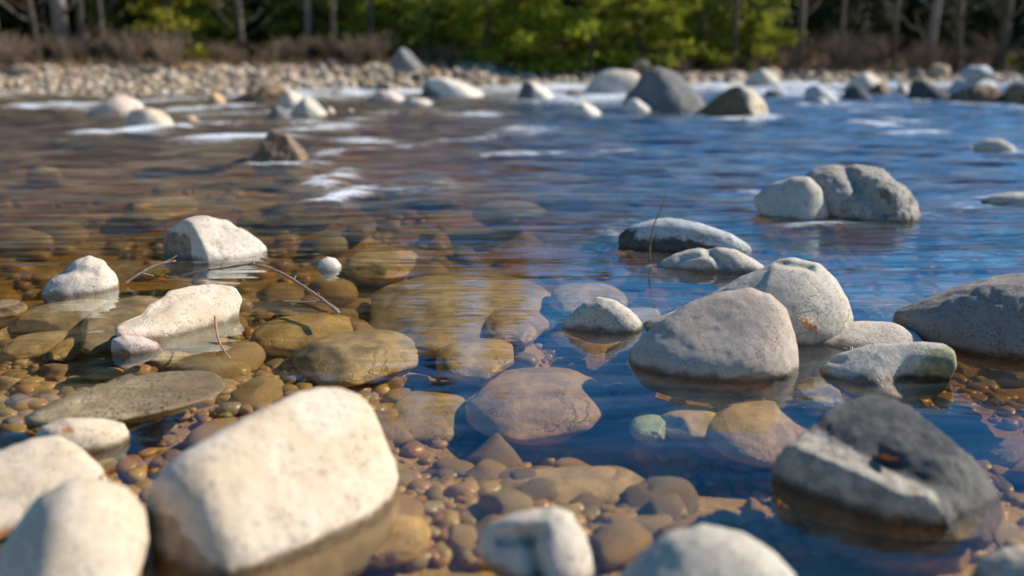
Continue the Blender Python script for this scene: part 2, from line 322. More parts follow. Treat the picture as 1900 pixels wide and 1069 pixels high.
# ------------------------------------------------------------------ stones cut to an outline seen from the photographer
def clip_planes(p, planes, a, soft=.06):
    for nx, ny, nz, d in planes:
        nn = np.array([nx, ny, nz], float); nn /= np.linalg.norm(nn)
        s = p@nn - d*a; k = soft*a
        cut = np.where(s/k > 20, s, k*np.log1p(np.exp(np.clip(s/k, -30, 20))))
        p = p - np.outer(cut*.94, nn)
    return p
def outline_rock(name, label, cat, pts, yb, mat, k=.7, under=.55, q=.85, planes=(), amp=.03, fr=1.6, amp2=.006, lvl=5, seed=1, group=None, zc=0.0, soft=.07, skew=0.0, grooves=(), patches=()):
    pts = [np.array(p, float) for p in pts]
    xs = [p[0] for p in pts]; xl, xr = min(xs), max(xs); cx = (pts[0][0]+pts[-1][0])/2
    if not (xl < cx < xr): cx = (xl+xr)/2
    gf = ground(cx, yb, zc); L0 = np.linalg.norm(gf-P); a = (xr-xl)/2*L0/FPX; a *= 1.03
    b = k*a; ub = under*a; dl = math.atan2(CAMH, gf[1])
    tt = 1/math.sqrt((math.sin(dl)/ub)**2+(math.cos(dl)/b)**2)
    hd = np.array([gf[0], gf[1], 0]); hd /= np.linalg.norm(hd)
    C = gf+hd*tt
    ROCKS.append((C[0], C[1], a, tt))
    V = C-P; V /= np.linalg.norm(V); Rr = np.cross(V, [0, 0, 1]); Rr /= np.linalg.norm(Rr); Uu = np.cross(Rr, V)
    pl = []
    for p in pts:
        d = ray(*p); tq = ((C-P)@V)/(d@V); w_ = P+d*tq-C; pl.append((w_@Rr, w_@Uu))
    pl = np.array(pl)
    if pl[0][1] < 0 or pl[-1][1] < 0: pass
    # underwater half: from the right end down and round to the left end
    r0 = pl[-1]; l0 = pl[0]; low = []
    for tq in np.linspace(0, 1, 12)[1:-1]:
        ang = -math.pi*tq; xm = (r0[0]+l0[0])/2; hw = (r0[0]-l0[0])/2
        low.append((xm+hw*1.04*math.cos(ang), r0[1]*(1-tq)+l0[1]*tq+ub*math.sin(ang)))
    ring = np.vstack([pl, np.array(low), pl[:1]])
    dense = np.vstack([np.linspace(ring[i], ring[i+1], 24, endpoint=False) for i in range(len(ring)-1)])
    th = np.arctan2(dense[:, 1], dense[:, 0]); rr = np.hypot(dense[:, 0], dense[:, 1])
    o_ = np.argsort(th); th = th[o_]; rr = rr[o_]
    tg = np.linspace(-math.pi, math.pi, 721); rg = np.interp(tg, th, rr, period=2*math.pi)
    ker = np.exp(-np.linspace(-2, 2, 13)**2); ker /= ker.sum()
    rg = np.convolve(np.concatenate([rg[-7:-1], rg, rg[1:7]]), ker, 'valid')
    v, f = ico(lvl); v = v.copy()
    rho = np.hypot(v[:, 0], v[:, 1]); tv = np.arctan2(v[:, 1], v[:, 0])
    r_ = np.interp(tv, tg, rg)*rho**q
    # depth follows the local height so thin ends stay thin
    dep = np.sign(v[:, 2])*np.abs(v[:, 2])**q*b
    p = np.stack([r_*np.cos(tv), r_*np.sin(tv), dep], -1)
    p = clip_planes(p, planes, a, soft)
    def unp(x_, y_):
        d = ray(x_, y_); w_ = P+d*((C-P)@V)/(d@V)-C; return np.array([w_@Rr, w_@Uu])
    for gx0, gy0, gx1, gy1, gw, gd in grooves:          # cracks, notches (and swellings where gd < 0)
        A, B_ = unp(gx0, gy0), unp(gx1, gy1); dd = B_-A; L = max(1e-9, dd@dd); ww = gw*L0/FPX
        t_ = np.clip(((p[:, 0]-A[0])*dd[0]+(p[:, 1]-A[1])*dd[1])/L, 0, 1)
        ds = np.hypot(p[:, 0]-A[0]-t_*dd[0], p[:, 1]-A[1]-t_*dd[1])
        g = np.exp(-(ds/ww)**2)*(p[:, 2] > -.15*b)
        p[:, 2] -= g*gd*a; p[:, 1] -= g*gd*a*.25*(p[:, 1] > 0)
    pm = None
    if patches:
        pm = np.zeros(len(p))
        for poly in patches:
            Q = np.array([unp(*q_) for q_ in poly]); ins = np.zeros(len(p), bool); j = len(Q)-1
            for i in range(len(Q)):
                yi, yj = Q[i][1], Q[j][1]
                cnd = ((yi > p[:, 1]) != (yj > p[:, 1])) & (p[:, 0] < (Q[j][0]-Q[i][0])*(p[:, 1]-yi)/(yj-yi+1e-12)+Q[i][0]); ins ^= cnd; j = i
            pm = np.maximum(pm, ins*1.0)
    p[:, 2] -= skew*p[:, 0]
    rs = np.random.default_rng(seed+100)
    dirn = p/np.maximum(1e-6, np.linalg.norm(p, axis=1))[:, None]
    nz = fbm(p, fr/a, seed, 5)
    p = p + dirn*(nz*amp*a)[:, None]
    if amp2:
        p = p + dirn*(fbm(p, fr*6/a, seed+5, 3)*amp2*a)[:, None]
    wv = np.outer(p[:, 0], Rr)+np.outer(p[:, 1], Uu)-np.outer(p[:, 2], V)
    o = mesh_obj(name, wv, f, M[mat], loc=tuple(C))
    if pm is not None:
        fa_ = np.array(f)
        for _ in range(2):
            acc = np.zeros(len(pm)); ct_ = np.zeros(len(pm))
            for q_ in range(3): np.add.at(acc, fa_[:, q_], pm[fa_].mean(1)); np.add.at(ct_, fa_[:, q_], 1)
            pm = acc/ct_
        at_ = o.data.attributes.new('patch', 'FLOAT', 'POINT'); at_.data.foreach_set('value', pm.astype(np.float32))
    tag(o, label, cat, group); return o
B, S_ = 'boulder', 'river_stone'
def rock(*a, **k): return outline_rock(*a, **k)

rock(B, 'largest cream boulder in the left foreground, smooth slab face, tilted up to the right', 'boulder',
     [(262,1000),(256,945),(272,900),(340,848),(410,803),(480,760),(550,722),(600,707),(640,706),(678,722),(702,752),(720,800),(742,850),(748,885),(738,915)], 1062, 'cream_damp_shade', patches=[[(240,930),(330,960),(372,1010),(440,1069),(480,1200),(200,1200)],[(430,1060),(560,1010),(650,970),(800,880),(800,1200),(430,1200)]], k=.62, under=.75, q=.92,
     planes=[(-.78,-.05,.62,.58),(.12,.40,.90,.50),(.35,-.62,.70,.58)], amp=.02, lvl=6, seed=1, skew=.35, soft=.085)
rock(B, 'cream rounded stone in the bottom left corner, nearest of the left heap', 'boulder',
     [(-25,1060),(20,985),(70,920),(130,888),(180,886),(235,905),(270,950),(278,1000),(262,1060)], 1150, 'cream', k=.8, under=.8, q=.85, planes=[(-.75,.3,.55,.6)], amp=.02, seed=2)
rock(B, 'cream stone cut by the left edge behind the corner stone', 'boulder',
     [(-120,930),(-90,860),(0,835),(60,812),(110,808),(150,830),(190,868),(200,900)], 990, 'cream', k=.75, under=.7, q=.8, planes=[(.0,.5,.85,.48)], amp=.03, seed=3)
rock(S_, 'small low cream stone with a rusty mark, behind the left foreground heap', 'stone',
     [(65,814),(75,792),(120,776),(190,776),(230,786),(241,802)], 842, 'cream', k=.6, under=.5, amp=.03, seed=4)
rock(S_, 'wet brown slab barely awash with a glinting edge, above the left heap', 'stone',
     [(50,768),(140,716),(245,674),(330,660),(400,668),(420,690)], 782, 'wet', k=.62, under=.3, q=.7, amp=.015, seed=5, planes=[(0,.93,.36,.10)], skew=.3)
rock(S_, 'small pinkish pebble sitting just below the long yellow stone on the left', 'stone',
     [(206,645),(208,630),(228,621),(262,624),(292,636),(301,646)], 656, 'pink', k=.6, under=.5, seed=6)
rock(S_, 'long pale stone with yellow base, slanting beside the curved sticks', 'stone',
     [(216,606),(262,582),(270,562),(300,545),(312,528),(345,519),(400,514),(440,526),(453,552),(446,578)], 627, 'cream', k=.42, under=.45, q=.75, planes=[(.25,-.35,.9,.30),(-.1,.7,.7,.27)], amp=.03, seed=7, skew=.45, grooves=[(240,600,330,545,12,.05)])
rock(S_, 'pale hunched stone with a lower left shoulder, near the left edge', 'stone',
     [(76,545),(92,520),(118,503),(138,484),(165,475),(192,483),(215,507),(223,533)], 548, 'pale', k=.6, under=.5, amp=.03, seed=8, grooves=[(108,498,170,506,10,.10)])
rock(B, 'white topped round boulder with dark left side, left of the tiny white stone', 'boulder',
     [(296,472),(299,443),(318,419),(346,405),(382,402),(420,408),(455,425),(480,444),(493,460)], 488, 'pale_stain_shade', patches=[[(280,500),(285,440),(322,428),(352,440),(362,490),(360,520)]], k=.6, under=.5, q=.8, planes=[(-.74,-.05,.67,.46),(.35,.45,.82,.50)], amp=.05, seed=9, soft=.03)
rock(S_, 'tiny white domed stone alone in the water at left centre', 'stone',
     [(589,498),(593,484),(607,476),(622,479),(633,492),(633,498)], 504, 'white', k=.8, under=.7, amp=.03, lvl=4, seed=10)
rock(B, 'dark brown pyramid shaped rock alone in the riffle, upper left', 'boulder',
     [(467,300),(476,279),(490,258),(502,241),(520,246),(550,255),(572,274),(584,294)], 305, 'brown', k=.7, under=.5, q=.72, planes=[(-.25,.28,.93,.42),(.75,.5,.3,.60)], amp=.10, fr=2, seed=11)
rock(S_, 'small domed grey stone with dark wet foot, left of the big boulder pair', 'stone',
     [(1046,600),(1058,580),(1083,561),(1110,552),(1146,560),(1175,580),(1193,600)], 620, 'palegrey', k=.65, under=.5, q=.8, planes=[(-.2,-.1,.95,.50)], amp=.06, fr=1.8, seed=12)
rock(B, 'large grey boulder with warm speckled face, front one of the central right pair', 'boulder',
     [(1166,662),(1190,625),(1230,590),(1282,560),(1340,540),(1390,532),(1430,545),(1458,575),(1470,610),(1479,650),(1481,678)], 704, 'grey', k=.75, under=.5, q=.88, planes=[(-.1,.55,.83,.60)], amp=.02, lvl=6, seed=13)
rock(B, 'pale smooth boulder behind the large grey one, notch on its top', 'boulder',
     [(1190,600),(1290,562),(1375,515),(1425,496),(1440,484),(1470,479),(1520,488),(1552,520),(1574,558),(1583,590)], 640, 'palegrey', k=.62, under=.5, q=.85, amp=.02, lvl=6, seed=14, grooves=[(1440,492,1500,500,7,.07)])
rock(S_, 'flat pale slab right of the boulder pair, against the crumpled leaf', 'stone',
     [(1482,640),(1490,620),(1540,600),(1600,591),(1660,596),(1700,615),(1714,634)], 650, 'pale', k=.5, under=.4, q=.75, planes=[(0,.75,.65,.22)], amp=.02, seed=15)
rock(S_, 'stone with mossy right end and dark undercut hollow, below the flat pale slab', 'stone',
     [(1520,684),(1555,658),(1612,637),(1700,632),(1758,634),(1775,648),(1778,678),(1762,704)], 716, 'mossy', k=.42, under=.38, q=.7, planes=[(.1,.5,.86,.26)], amp=.04, seed=16, grooves=[(1690,708,1745,712,24,.55),(1548,668,1560,668,8,.06)], patches=[[(1715,650),(1775,640),(1790,700),(1745,725),(1700,690)]])
rock(B, 'rough grey granite mound cut by the right edge', 'boulder',
     [(1664,582),(1720,556),(1780,530),(1840,513),(1900,508),(1970,515),(2040,550),(2090,610)], 668, 'rough', k=.6, under=.4, q=.8, amp=.03, amp2=.012, lvl=6, seed=17)
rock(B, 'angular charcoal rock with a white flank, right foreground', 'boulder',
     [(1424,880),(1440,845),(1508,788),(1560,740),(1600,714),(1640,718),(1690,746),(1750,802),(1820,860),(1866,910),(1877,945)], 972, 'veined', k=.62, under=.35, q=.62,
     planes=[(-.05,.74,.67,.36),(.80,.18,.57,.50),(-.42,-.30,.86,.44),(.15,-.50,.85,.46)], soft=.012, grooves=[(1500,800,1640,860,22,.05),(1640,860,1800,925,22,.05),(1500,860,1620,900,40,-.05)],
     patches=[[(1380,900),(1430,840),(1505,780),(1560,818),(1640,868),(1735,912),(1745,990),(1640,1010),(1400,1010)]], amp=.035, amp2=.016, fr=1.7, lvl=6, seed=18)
rock(S_, 'white bent stone at the bottom edge, centre', 'stone',
     [(884,1000),(900,975),(960,950),(1030,936),(1062,950),(1088,1000),(1102,1060)], 1100, 'pale', k=.75, under=.6, q=.85, planes=[(-.5,-.2,.84,.45)], amp=.05, seed=19, grooves=[(930,1000,1000,990,11,.22),(985,1000,1000,1060,13,.32)])
rock(B, 'pale grey domed boulder at the bottom edge, right of the white bent stone', 'boulder',
     [(1120,1100),(1180,1030),(1240,990),(1300,975),(1370,985),(1430,1020),(1478,1068)], 1170, 'palegrey', k=.7, under=.5, amp=.04, seed=20)
rock(S_, 'tan stone tip in the bottom right corner', 'stone',
     [(1800,1078),(1818,1035),(1858,1016),(1925,1014),(1990,1040),(2010,1080)], 1120, 'tan', k=.7, under=.5, amp=.04, seed=21)
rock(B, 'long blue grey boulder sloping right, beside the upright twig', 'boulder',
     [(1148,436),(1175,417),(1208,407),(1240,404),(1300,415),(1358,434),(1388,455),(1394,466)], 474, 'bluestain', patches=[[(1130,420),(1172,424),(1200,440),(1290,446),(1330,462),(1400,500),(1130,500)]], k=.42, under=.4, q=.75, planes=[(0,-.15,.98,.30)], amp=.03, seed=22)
rock(S_, 'low two lobed stone with brown foot, in front of the long blue grey boulder', 'stone',
     [(1221,490),(1250,470),(1282,462),(1330,458),(1362,463),(1400,481),(1421,494)], 505, 'palegrey', k=.4, under=.35, q=.75, amp=.04, fr=2.2, seed=23, grooves=[(1312,462,1345,492,8,.12),(1262,478,1310,476,5,.04)])
rock(B, 'smooth shouldered grey boulder leaning on the coarse split boulder, right', 'boulder',
     [(1398,364),(1430,341),(1468,329),(1500,329),(1524,348),(1536,378),(1538,402)], 410, 'palegrey', k=.6, under=.5, amp=.03, seed=24, planes=[(-.3,.3,.9,.55)])
rock(B, 'coarse split boulder, tallest of the rocks in the right midstream', 'boulder',
     [(1484,335),(1500,318),(1530,308),(1584,304),(1640,315),(1680,345),(1700,375),(1708,400)], 412, 'far_rough', k=.65, under=.5, q=.8, amp=.05, amp2=.02, fr=1.9, lvl=6, seed=25, grooves=[(1568,312,1640,395,12,.12)])
rock(S_, 'narrow dark hump with a white tail, barely out of the water by the right edge', 'stone',
     [(1806,268),(1830,258),(1858,258),(1878,268),(1887,279)], 283, 'palegrey', k=.5, under=.4, lvl=4, seed=26)
rock(S_, 'pale stone crest awash at the right edge, beyond the rough granite mound', 'stone',
     [(1812,376),(1840,361),(1880,357),(1930,360),(1960,374)], 384, 'palegrey', k=.4, under=.3, q=.8, lvl=4, seed=27)
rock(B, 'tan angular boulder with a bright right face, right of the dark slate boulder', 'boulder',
     [(1288,210),(1320,186),(1350,165),(1370,156),(1400,168),(1424,190),(1437,214)], 219, 'tan_stain_shade', patches=[[(1270,215),(1345,165),(1372,160),(1385,190),(1400,216),(1400,240),(1270,240)]], k=.6, under=.5, q=.7, planes=[(-.35,.3,.88,.42),(.8,.3,.4,.62)], amp=.05, seed=28)
rock(B, 'dark slate boulder, biggest rock in the far rapids', 'boulder',
     [(1152,206),(1160,175),(1190,141),(1225,124),(1260,135),(1288,163),(1312,194)], 210, 'darkgrey', k=.6, under=.5, q=.72, planes=[(-.3,.3,.9,.48),(.5,.6,.5,.62)], amp=.08, seed=29)
rock(B, 'pale boulder behind and left of the dark slate boulder', 'boulder',
     [(1076,170),(1108,136),(1140,129),(1175,132),(1200,150),(1205,170)], 178, 'pale', k=.6, q=.75, seed=30, lvl=4, planes=[(-.8,.1,.6,.55)])
FAR = [
 ('small pale shard at the foot of the dark slate boulder','stone',[(1149,204),(1165,187),(1182,183),(1205,194),(1216,206)],210,'white'),
 ('smooth white dome in the rapids, left of the dark slate boulder','stone',[(1042,210),(1060,192),(1085,188),(1108,200),(1119,213)],217,'white'),
 ('pale stone with dark left side, midway between the white block and white dome','stone',[(958,178),(968,155),(985,149),(1010,160),(1031,178)],185,'white_stain_shade',[[(940,180),(965,152),(985,152),(992,180),(990,200),(940,200)]]),
 ('long white wedge block in the rapids, dark at its left end','boulder',[(778,176),(782,147),(820,144),(850,149),(885,165),(901,176)],182,'white_stain_shade',[[(760,140),(785,150),(815,178),(830,200),(760,200)]]),
 ('flat bluish stone just below the long white wedge block','stone',[(738,192),(760,183),(790,183),(804,190)],197,'palegrey'),
 ('flat tan stone in the foam left of the white wedge block','stone',[(680,182),(700,168),(730,167),(752,180)],190,'pink'),
 ('low brown hump behind the twin peaked grey rocks, left rapids','boulder',[(425,186),(460,170),(500,158),(528,160),(540,172),(545,184)],192,'brown'),
 ('rear pale peak of the twin grey rocks, left rapids','stone',[(512,196),(530,172),(548,166),(566,174),(572,194)],200,'pale'),
 ('front grey peak of the twin rocks, left rapids','stone',[(536,212),(552,190),(572,173),(590,184),(608,210)],218,'palegrey'),
 ('small bluish dark rock at the left foot of the twin rocks','stone',[(492,216),(508,200),(520,195),(534,207),(543,217)],222,'darkgrey'),
 ('pebble sized pink stone touching the right of the twin rocks','stone',[(604,207),(610,198),(618,197),(623,207)],212,'pink'),
 ('small round brown rock left of the low brown hump','stone',[(382,189),(392,172),(405,170),(417,178),(420,190)],194,'orange'),
 ('dark low rock with rosy crown in the left riffle','boulder',[(160,209),(190,190),(215,179),(245,179),(264,190),(272,206)],212,'pink'),
 ('white and rust stained block in the left riffle','boulder',[(232,232),(240,205),(262,200),(300,200),(318,212),(325,230)],239,'tan'),
 ('low orange stone right of the rust stained block','stone',[(334,225),(345,216),(358,215),(375,224)],230,'orange'),
 ('lone low tan pebble right of the twin rocks','stone',[(642,206),(650,201),(658,206)],209,'tan'),
 ('grey domed rock on the far bar above the long foam, right','boulder',[(1382,150),(1395,134),(1415,128),(1438,136),(1447,149)],154,'palegrey'),
 ('low blue grey stone in the foam right of the tan angular boulder','stone',[(1413,178),(1425,168),(1445,166),(1462,178)],182,'darkgrey'),
 ('dark humped rock pair half, right rapids, above a small pale cap','boulder',[(1488,186),(1494,165),(1512,157),(1535,163),(1552,174),(1560,187)],191,'blue'),
 ('small pale cap in front of the dark humped rock','stone',[(1508,190),(1518,181),(1530,182),(1539,190)],194,'white'),
 ('black wet rock in front of the tall pale heap, right rapids','boulder',[(1562,180),(1570,163),(1590,158),(1612,170),(1620,182)],186,'dark'),
 ('tall pale rock of the right heap','boulder',[(1560,168),(1580,145),(1610,133),(1638,145),(1648,165)],172,'pale'),
 ('brown triangular rock beside the tall pale rock','stone',[(1606,172),(1628,155),(1642,150),(1655,170)],177,'brown'),
 ('pale upright stone standing between the two right heaps','stone',[(1662,172),(1668,155),(1682,153),(1692,172)],176,'pale'),
 ('dark peaked rock opening the rightmost heap','boulder',[(1682,180),(1690,152),(1706,147),(1732,156),(1768,180)],186,'dark'),
 ('small white nosed stone in front of the rightmost heap','stone',[(1712,182),(1728,170),(1744,169),(1752,181)],186,'blue'),
 ('broad pale blue rock, back of the rightmost heap','boulder',[(1755,172),(1775,147),(1815,143),(1845,150),(1862,170)],178,'blue'),
 ('dark brown wet rock, front of the rightmost heap','boulder',[(1752,186),(1785,164),(1825,157),(1856,166),(1876,187)],191,'brown'),
 ('dark wet rock at the right edge, end of the rightmost heap','boulder',[(1850,190),(1872,160),(1900,155),(1945,163),(1965,190)],195,'brown'),
 ('pale rock at the right edge behind the dark wet rocks','boulder',[(1862,165),(1880,150),(1915,146),(1940,162)],170,'blue'),
 ('distant blue grey rock on the right bank beneath the trees','boulder',[(1780,132),(1800,122),(1830,121),(1842,132)],137,'blue'),
 ('tall bluish boulder at the forest edge, centre','boulder',[(722,118),(735,94),(752,84),(770,92),(782,118)],126,'darkgrey'),
 ('brownish low rock in the foam beneath the pale boulder','stone',[(1046,176),(1058,167),(1072,168),(1082,176)],180,'brown'),
]
for i, (lb, ct, pts, yb, mt, *pt_) in enumerate(FAR):
    zc = 0.0
    if yb < 140: zc = .45
    elif yb < 156: zc = .1
    rock('boulder' if ct == 'boulder' else 'river_stone', lb, ct, pts, yb, mt, k=.65, under=.55, q=.76, amp=.06, lvl=4, seed=40+i, zc=zc, patches=pt_[0] if pt_ else (),
         planes=[(-.7, .2, .65, .6), (.6, .65, .4, .62)])

# ------------------------------------------------------------------ generic stones
def stone_mesh(name, seed, lvl=3, amp=.16, fac=5, q=.85):
    rs = np.random.default_rng(seed); v, f = ico(lvl); v = v.copy()
    v = np.sign(v)*np.abs(v)**q
    for _ in range(fac):
        nn = rs.normal(size=3); nn /= np.linalg.norm(nn); s = v@nn-rs.uniform(.55, .85)
        v = v-np.outer(np.where(s > 0, s*.85, 0), nn)
    nz = fbm(v, 1.0, seed, 3); v = v*(1+amp*nz)[:, None]
    v /= np.abs(v).max(0)
    me = bpy.data.meshes.new(name); me.from_pydata([tuple(x) for x in v], [], f)
    me.polygons.foreach_set('use_smooth', [True]*len(me.polygons)); return me, v, f
occ = []
def sub_stone(label, x0, x1, y0, y1, zt, mat, hh=.06, seed=1, rot=0, amp=.10, group=None):
    c0 = ground((x0+x1)/2, y1, zt); c1 = ground((x0+x1)/2, y0, zt); c = (c0+c1)/2
    a = (x1-x0)/2*np.linalg.norm(c-P)/FPX; b = max(.02, (c1[1]-c0[1])/2)
    hh = min(.30*a+.015, .09)*1.15
    rs = np.random.default_rng(seed); v, f = ico(5); v = v.copy(); v = np.sign(v)*np.abs(v)**.88
    for _ in range(5):
        nn = rs.normal(size=3); nn[2] *= .4; nn /= np.linalg.norm(nn); s = v@nn-rs.uniform(.72, .92); v = v-np.outer(np.where(s > 0, s*.85, 0), nn)
    v = v*(1+amp*fbm(v, .9, seed, 4))[:, None]
    ht = min(hh, .30*a+.015)
    zz_ = np.clip(-v[:, 2], 0, 1); shr = 1-.45*zz_**.8
    v = np.stack([v[:, 0]*a*shr, v[:, 1]*b*shr, np.where(v[:, 2] > 0, v[:, 2]*ht, v[:, 2]*(2*hh-ht))], -1)
    cr, sr = math.cos(R(rot)), math.sin(R(rot)); v = np.stack([v[:, 0]*cr-v[:, 1]*sr, v[:, 0]*sr+v[:, 1]*cr, v[:, 2]], -1)
    o = mesh_obj('submerged_stone', v, f, M[mat], loc=(c[0], c[1], zt-ht)); tag(o, label, 'stone', group); occ.append((c[0], c[1], a, b)); return o
for i, (lb, x0, x1, y0, y1, zt, mt, hh, ro) in enumerate(SUB): sub_stone(lb, x0, x1, y0, y1, zt, mt, hh, 200+i, ro)

# countable cobbles on the bed: 290 individuals, the finer gravel as one mass
protos = [stone_mesh('cobble_mesh', 300+i, 3)[0] for i in range(9)]
for p_ in protos: p_.materials.append(M['cobble'])
cnt = 0; rs = random.Random(5)
while cnt < 290:
    py = 330+730*rs.random()**.75; px = rs.uniform(-30, 1930)
    g = ground(px, py, -.2)
    if not (-1 < g[1] < 12): continue
    s = rs.uniform(.022, .085)*(1+.30*max(0, g[1]-2.5)); s = min(s, .2)
    z = float(height(g[0], g[1]))
    o = bpy.data.objects.new('cobble', protos[cnt % 9]); COL.objects.link(o)
    o.scale = (s*rs.uniform(.9, 1.4), s*rs.uniform(.8, 1.1), s*rs.uniform(.45, .7)); o.rotation_euler = (rs.uniform(-.3, .3), rs.uniform(-.3, .3), rs.uniform(0, 6.28))
    o.location = (g[0], g[1], z+o.scale[2]*.45)
    tag(o, 'rounded brown or rusty cobble lying under water on the riverbed', 'cobble', 'cobbles on the riverbed'); cnt += 1
def scatter_mesh(name, items, lvl, mat, nproto=8, seed0=500):
    vv, ff, off = [], [], 0
    pr = []
    for i in range(nproto):
        me, v, f = stone_mesh('tmp', seed0+i, lvl); bpy.data.meshes.remove(me); pr.append((v, np.array(f)))
    for i, (x, y, z, sx, sy, sz, ro) in enumerate(items):
        v, f = pr[i % nproto]; c, s = math.cos(ro), math.sin(ro); q = v*np.array([sx, sy, sz])
        vv.append(np.stack([q[:, 0]*c-q[:, 1]*s+x, q[:, 0]*s+q[:, 1]*c+y, q[:, 2]+z], -1)); ff.append(f+off); off += len(v)
    V_ = np.vstack(vv); F2 = np.vstack(ff)
    return mesh_obj(name, V_, F2.tolist(), mat)
items = []
for i in range(14000):
    py = 300+780*rs.random()**.6; px = rs.uniform(-150, 2050); g = ground(px, py, -.2)
    if g[1] > 14: continue
    dn = mn.noise(Vector((g[0]*2.2, g[1]*2.2, 3.3)))
    if dn < rs.uniform(-.25, .25)-.12+.22*float(sstep(2.7, 3.4, g[1])): continue
    s = (.006+.028*rs.random()**2.2)*(1+.35*max(0, g[1]-2.2)); items.append((g[0], g[1], float(height(g[0], g[1]))+s*.25, s*rs.uniform(.9, 1.4), s*rs.uniform(.8, 1.2), s*rs.uniform(.5, .8), rs.uniform(0, 6.28)))
tag(scatter_mesh('gravel', items, 2, M['gravel']), 'mixed orange and brown gravel covering the riverbed', 'gravel', kind='stuff')

# far bank: 280 individual stones, the rest one mass
bprotos = [stone_mesh('bank_stone_mesh', 600+i, 3, fac=8)[0] for i in range(9)]
for p_ in bprotos: p_.materials.append(M['bank'])
cnt = 0
def bank_pos():
    u = rs.random(); x = rs.uniform(-13, 14)
    d = rs.random()**1.2*4.2-.25
    if x > 3: d *= .45
    return x, float(yshore(x))+d
while cnt < 285:
    x, y = bank_pos(); z = float(height(x, y)); s = rs.uniform(.06, .16)*(1.7 if rs.random() < .14 else 1)
    o = bpy.data.objects.new('bank_stone', bprotos[cnt % 9]); COL.objects.link(o)
    o.scale = (s*rs.uniform(.9, 1.35), s*rs.uniform(.8, 1.1), s*rs.uniform(.6, 1.0)); o.rotation_euler = (rs.uniform(-.4, .4), rs.uniform(-.4, .4), rs.uniform(0, 6.28))
    o.location = (x, y, z+o.scale[2]*.4)
    tag(o, 'sunlit pale or tan stone on the far stony bank', 'stone', 'stones along the far bank'); cnt += 1
items = []
for i in range(5200):
    x = rs.uniform(-22, 22); d = rs.random()*4.8-.3
    if x > 3: d *= .5
    y = float(yshore(x))+d; s = rs.uniform(.03, .10); items.append((x, y, float(height(x, y))+s*.3, s*1.2, s, s*.8, rs.uniform(0, 6.28)))
tag(scatter_mesh('bank_gravel', items, 2, M['banks'], seed0=700), 'pale gravel between the stones of the far bank', 'gravel', kind='stuff')

# ------------------------------------------------------------------ trees
def tube_pts(path, radii, sides=7, off=0):
    vs, fs_ = [], []; path = [np.array(p, float) for p in path]
    for i, p in enumerate(path):
        d = path[min(i+1, len(path)-1)]-path[max(i-1, 0)]; d /= max(1e-9, np.linalg.norm(d))
        ref = np.array([0, 0, 1.]) if abs(d[2]) < .9 else np.array([1., 0, 0])
        u = np.cross(d, ref); u /= np.linalg.norm(u); v = np.cross(d, u)
        for k in range(sides):
            a = 2*math.pi*k/sides; vs.append(p+(u*math.cos(a)+v*math.sin(a))*radii[i])
    for i in range(len(path)-1):
        for k in range(sides):
            a = off+i*sides+k; b = off+i*sides+(k+1) % sides; fs_.append((a, b, b+sides, a+sides))
    vs.append(path[0]); vs.append(path[-1]); c0 = off+len(path)*sides; c1 = c0+1
    for k in range(sides):
        fs_.append((c0, off+(k+1) % sides, off+k)); e = off+(len(path)-1)*sides; fs_.append((c1, e+k, e+(k+1) % sides))
    return vs, fs_
def cards(centers, size, rs_, flat=.5):
    """small leaf-shaped diamonds, one per centre"""
    n_ = len(centers); c = np.array(centers)
    a = rs_.normal(size=(n_, 3)); a[:, 2] *= flat; a /= np.linalg.norm(a, axis=1)[:, None]
    b = np.cross(a, rs_.normal(size=(n_, 3))); b /= np.linalg.norm(b, axis=1)[:, None]
    s = size*rs_.uniform(.6, 1.3, size=(n_, 1))
    V_ = np.stack([c-a*s, c+b*s*.35, c+a*s, c-b*s*.35], 1).reshape(-1, 3)
    return V_, [(4*i, 4*i+1, 4*i+2, 4*i+3) for i in range(n_)]
def make_conifer(h, spread, base, dens, seed, mat_crown, mat_bark, size=.13, r0=.13):
    r = np.random.default_rng(seed); vs, fs_ = tube_pts([(0, 0, -.3), (.03, .02, h*.4), (0, 0, h)], [r0*1.25, r0*.75, .015], 8)
    cen = []
    nl = int(h*7)
    for i in range(nl):
        z = base+(h-base)*(i/nl)**1.05; L = spread*(1-((z-base)/(h-base))**1.2)*r.uniform(.65, 1.12)+.15
        a = r.uniform(0, 6.28); dr = r.uniform(-.25, .12)
        p0 = np.array([0, 0, z]); p1 = p0+np.array([math.cos(a)*L*.55, math.sin(a)*L*.55, dr*L*.4]); p2 = p0+np.array([math.cos(a)*L, math.sin(a)*L, dr*L+L*.1])
        v, f = tube_pts([p0, p1, p2], [.028, .016, .005], 4, len(vs)); vs += v; fs_ += f
        m_ = int(dens*L*10)
        for _ in range(m_):
            t_ = r.uniform(.15, 1.05)**.8; q = p0*(1-t_)+p2*t_; wd = .30*L*(1.1-t_*.6)*.6+.05
            cen.append(q+r.normal(size=3)*np.array([wd, wd, .09]))
    cv, cf = cards(cen, size, r)
    return (vs, fs_), (cv, cf)
def tree_root(name, label, cat, loc, group):
    e = bpy.data.objects.new(name, None); COL.objects.link(e); e.location = loc; e.empty_display_size = .3; tag(e, label, cat, group); return e
def conifer_proto(kind, h, spread, base, dens, seed, mc, mb, size=.10, r0=.13):
    (tv, tf), (cv, cf) = make_conifer(h, spread, base, dens, seed, mc, mb, size, r0)
    a = bpy.data.meshes.new(kind+'_trunk'); a.from_pydata([tuple(x) for x in tv], [], tf); a.polygons.foreach_set('use_smooth', [True]*len(a.polygons)); a.materials.append(M[mb])
    b = bpy.data.meshes.new(kind+'_crown'); b.from_pydata([tuple(x) for x in cv], [], cf); b.materials.append(M[mc]); return a, b
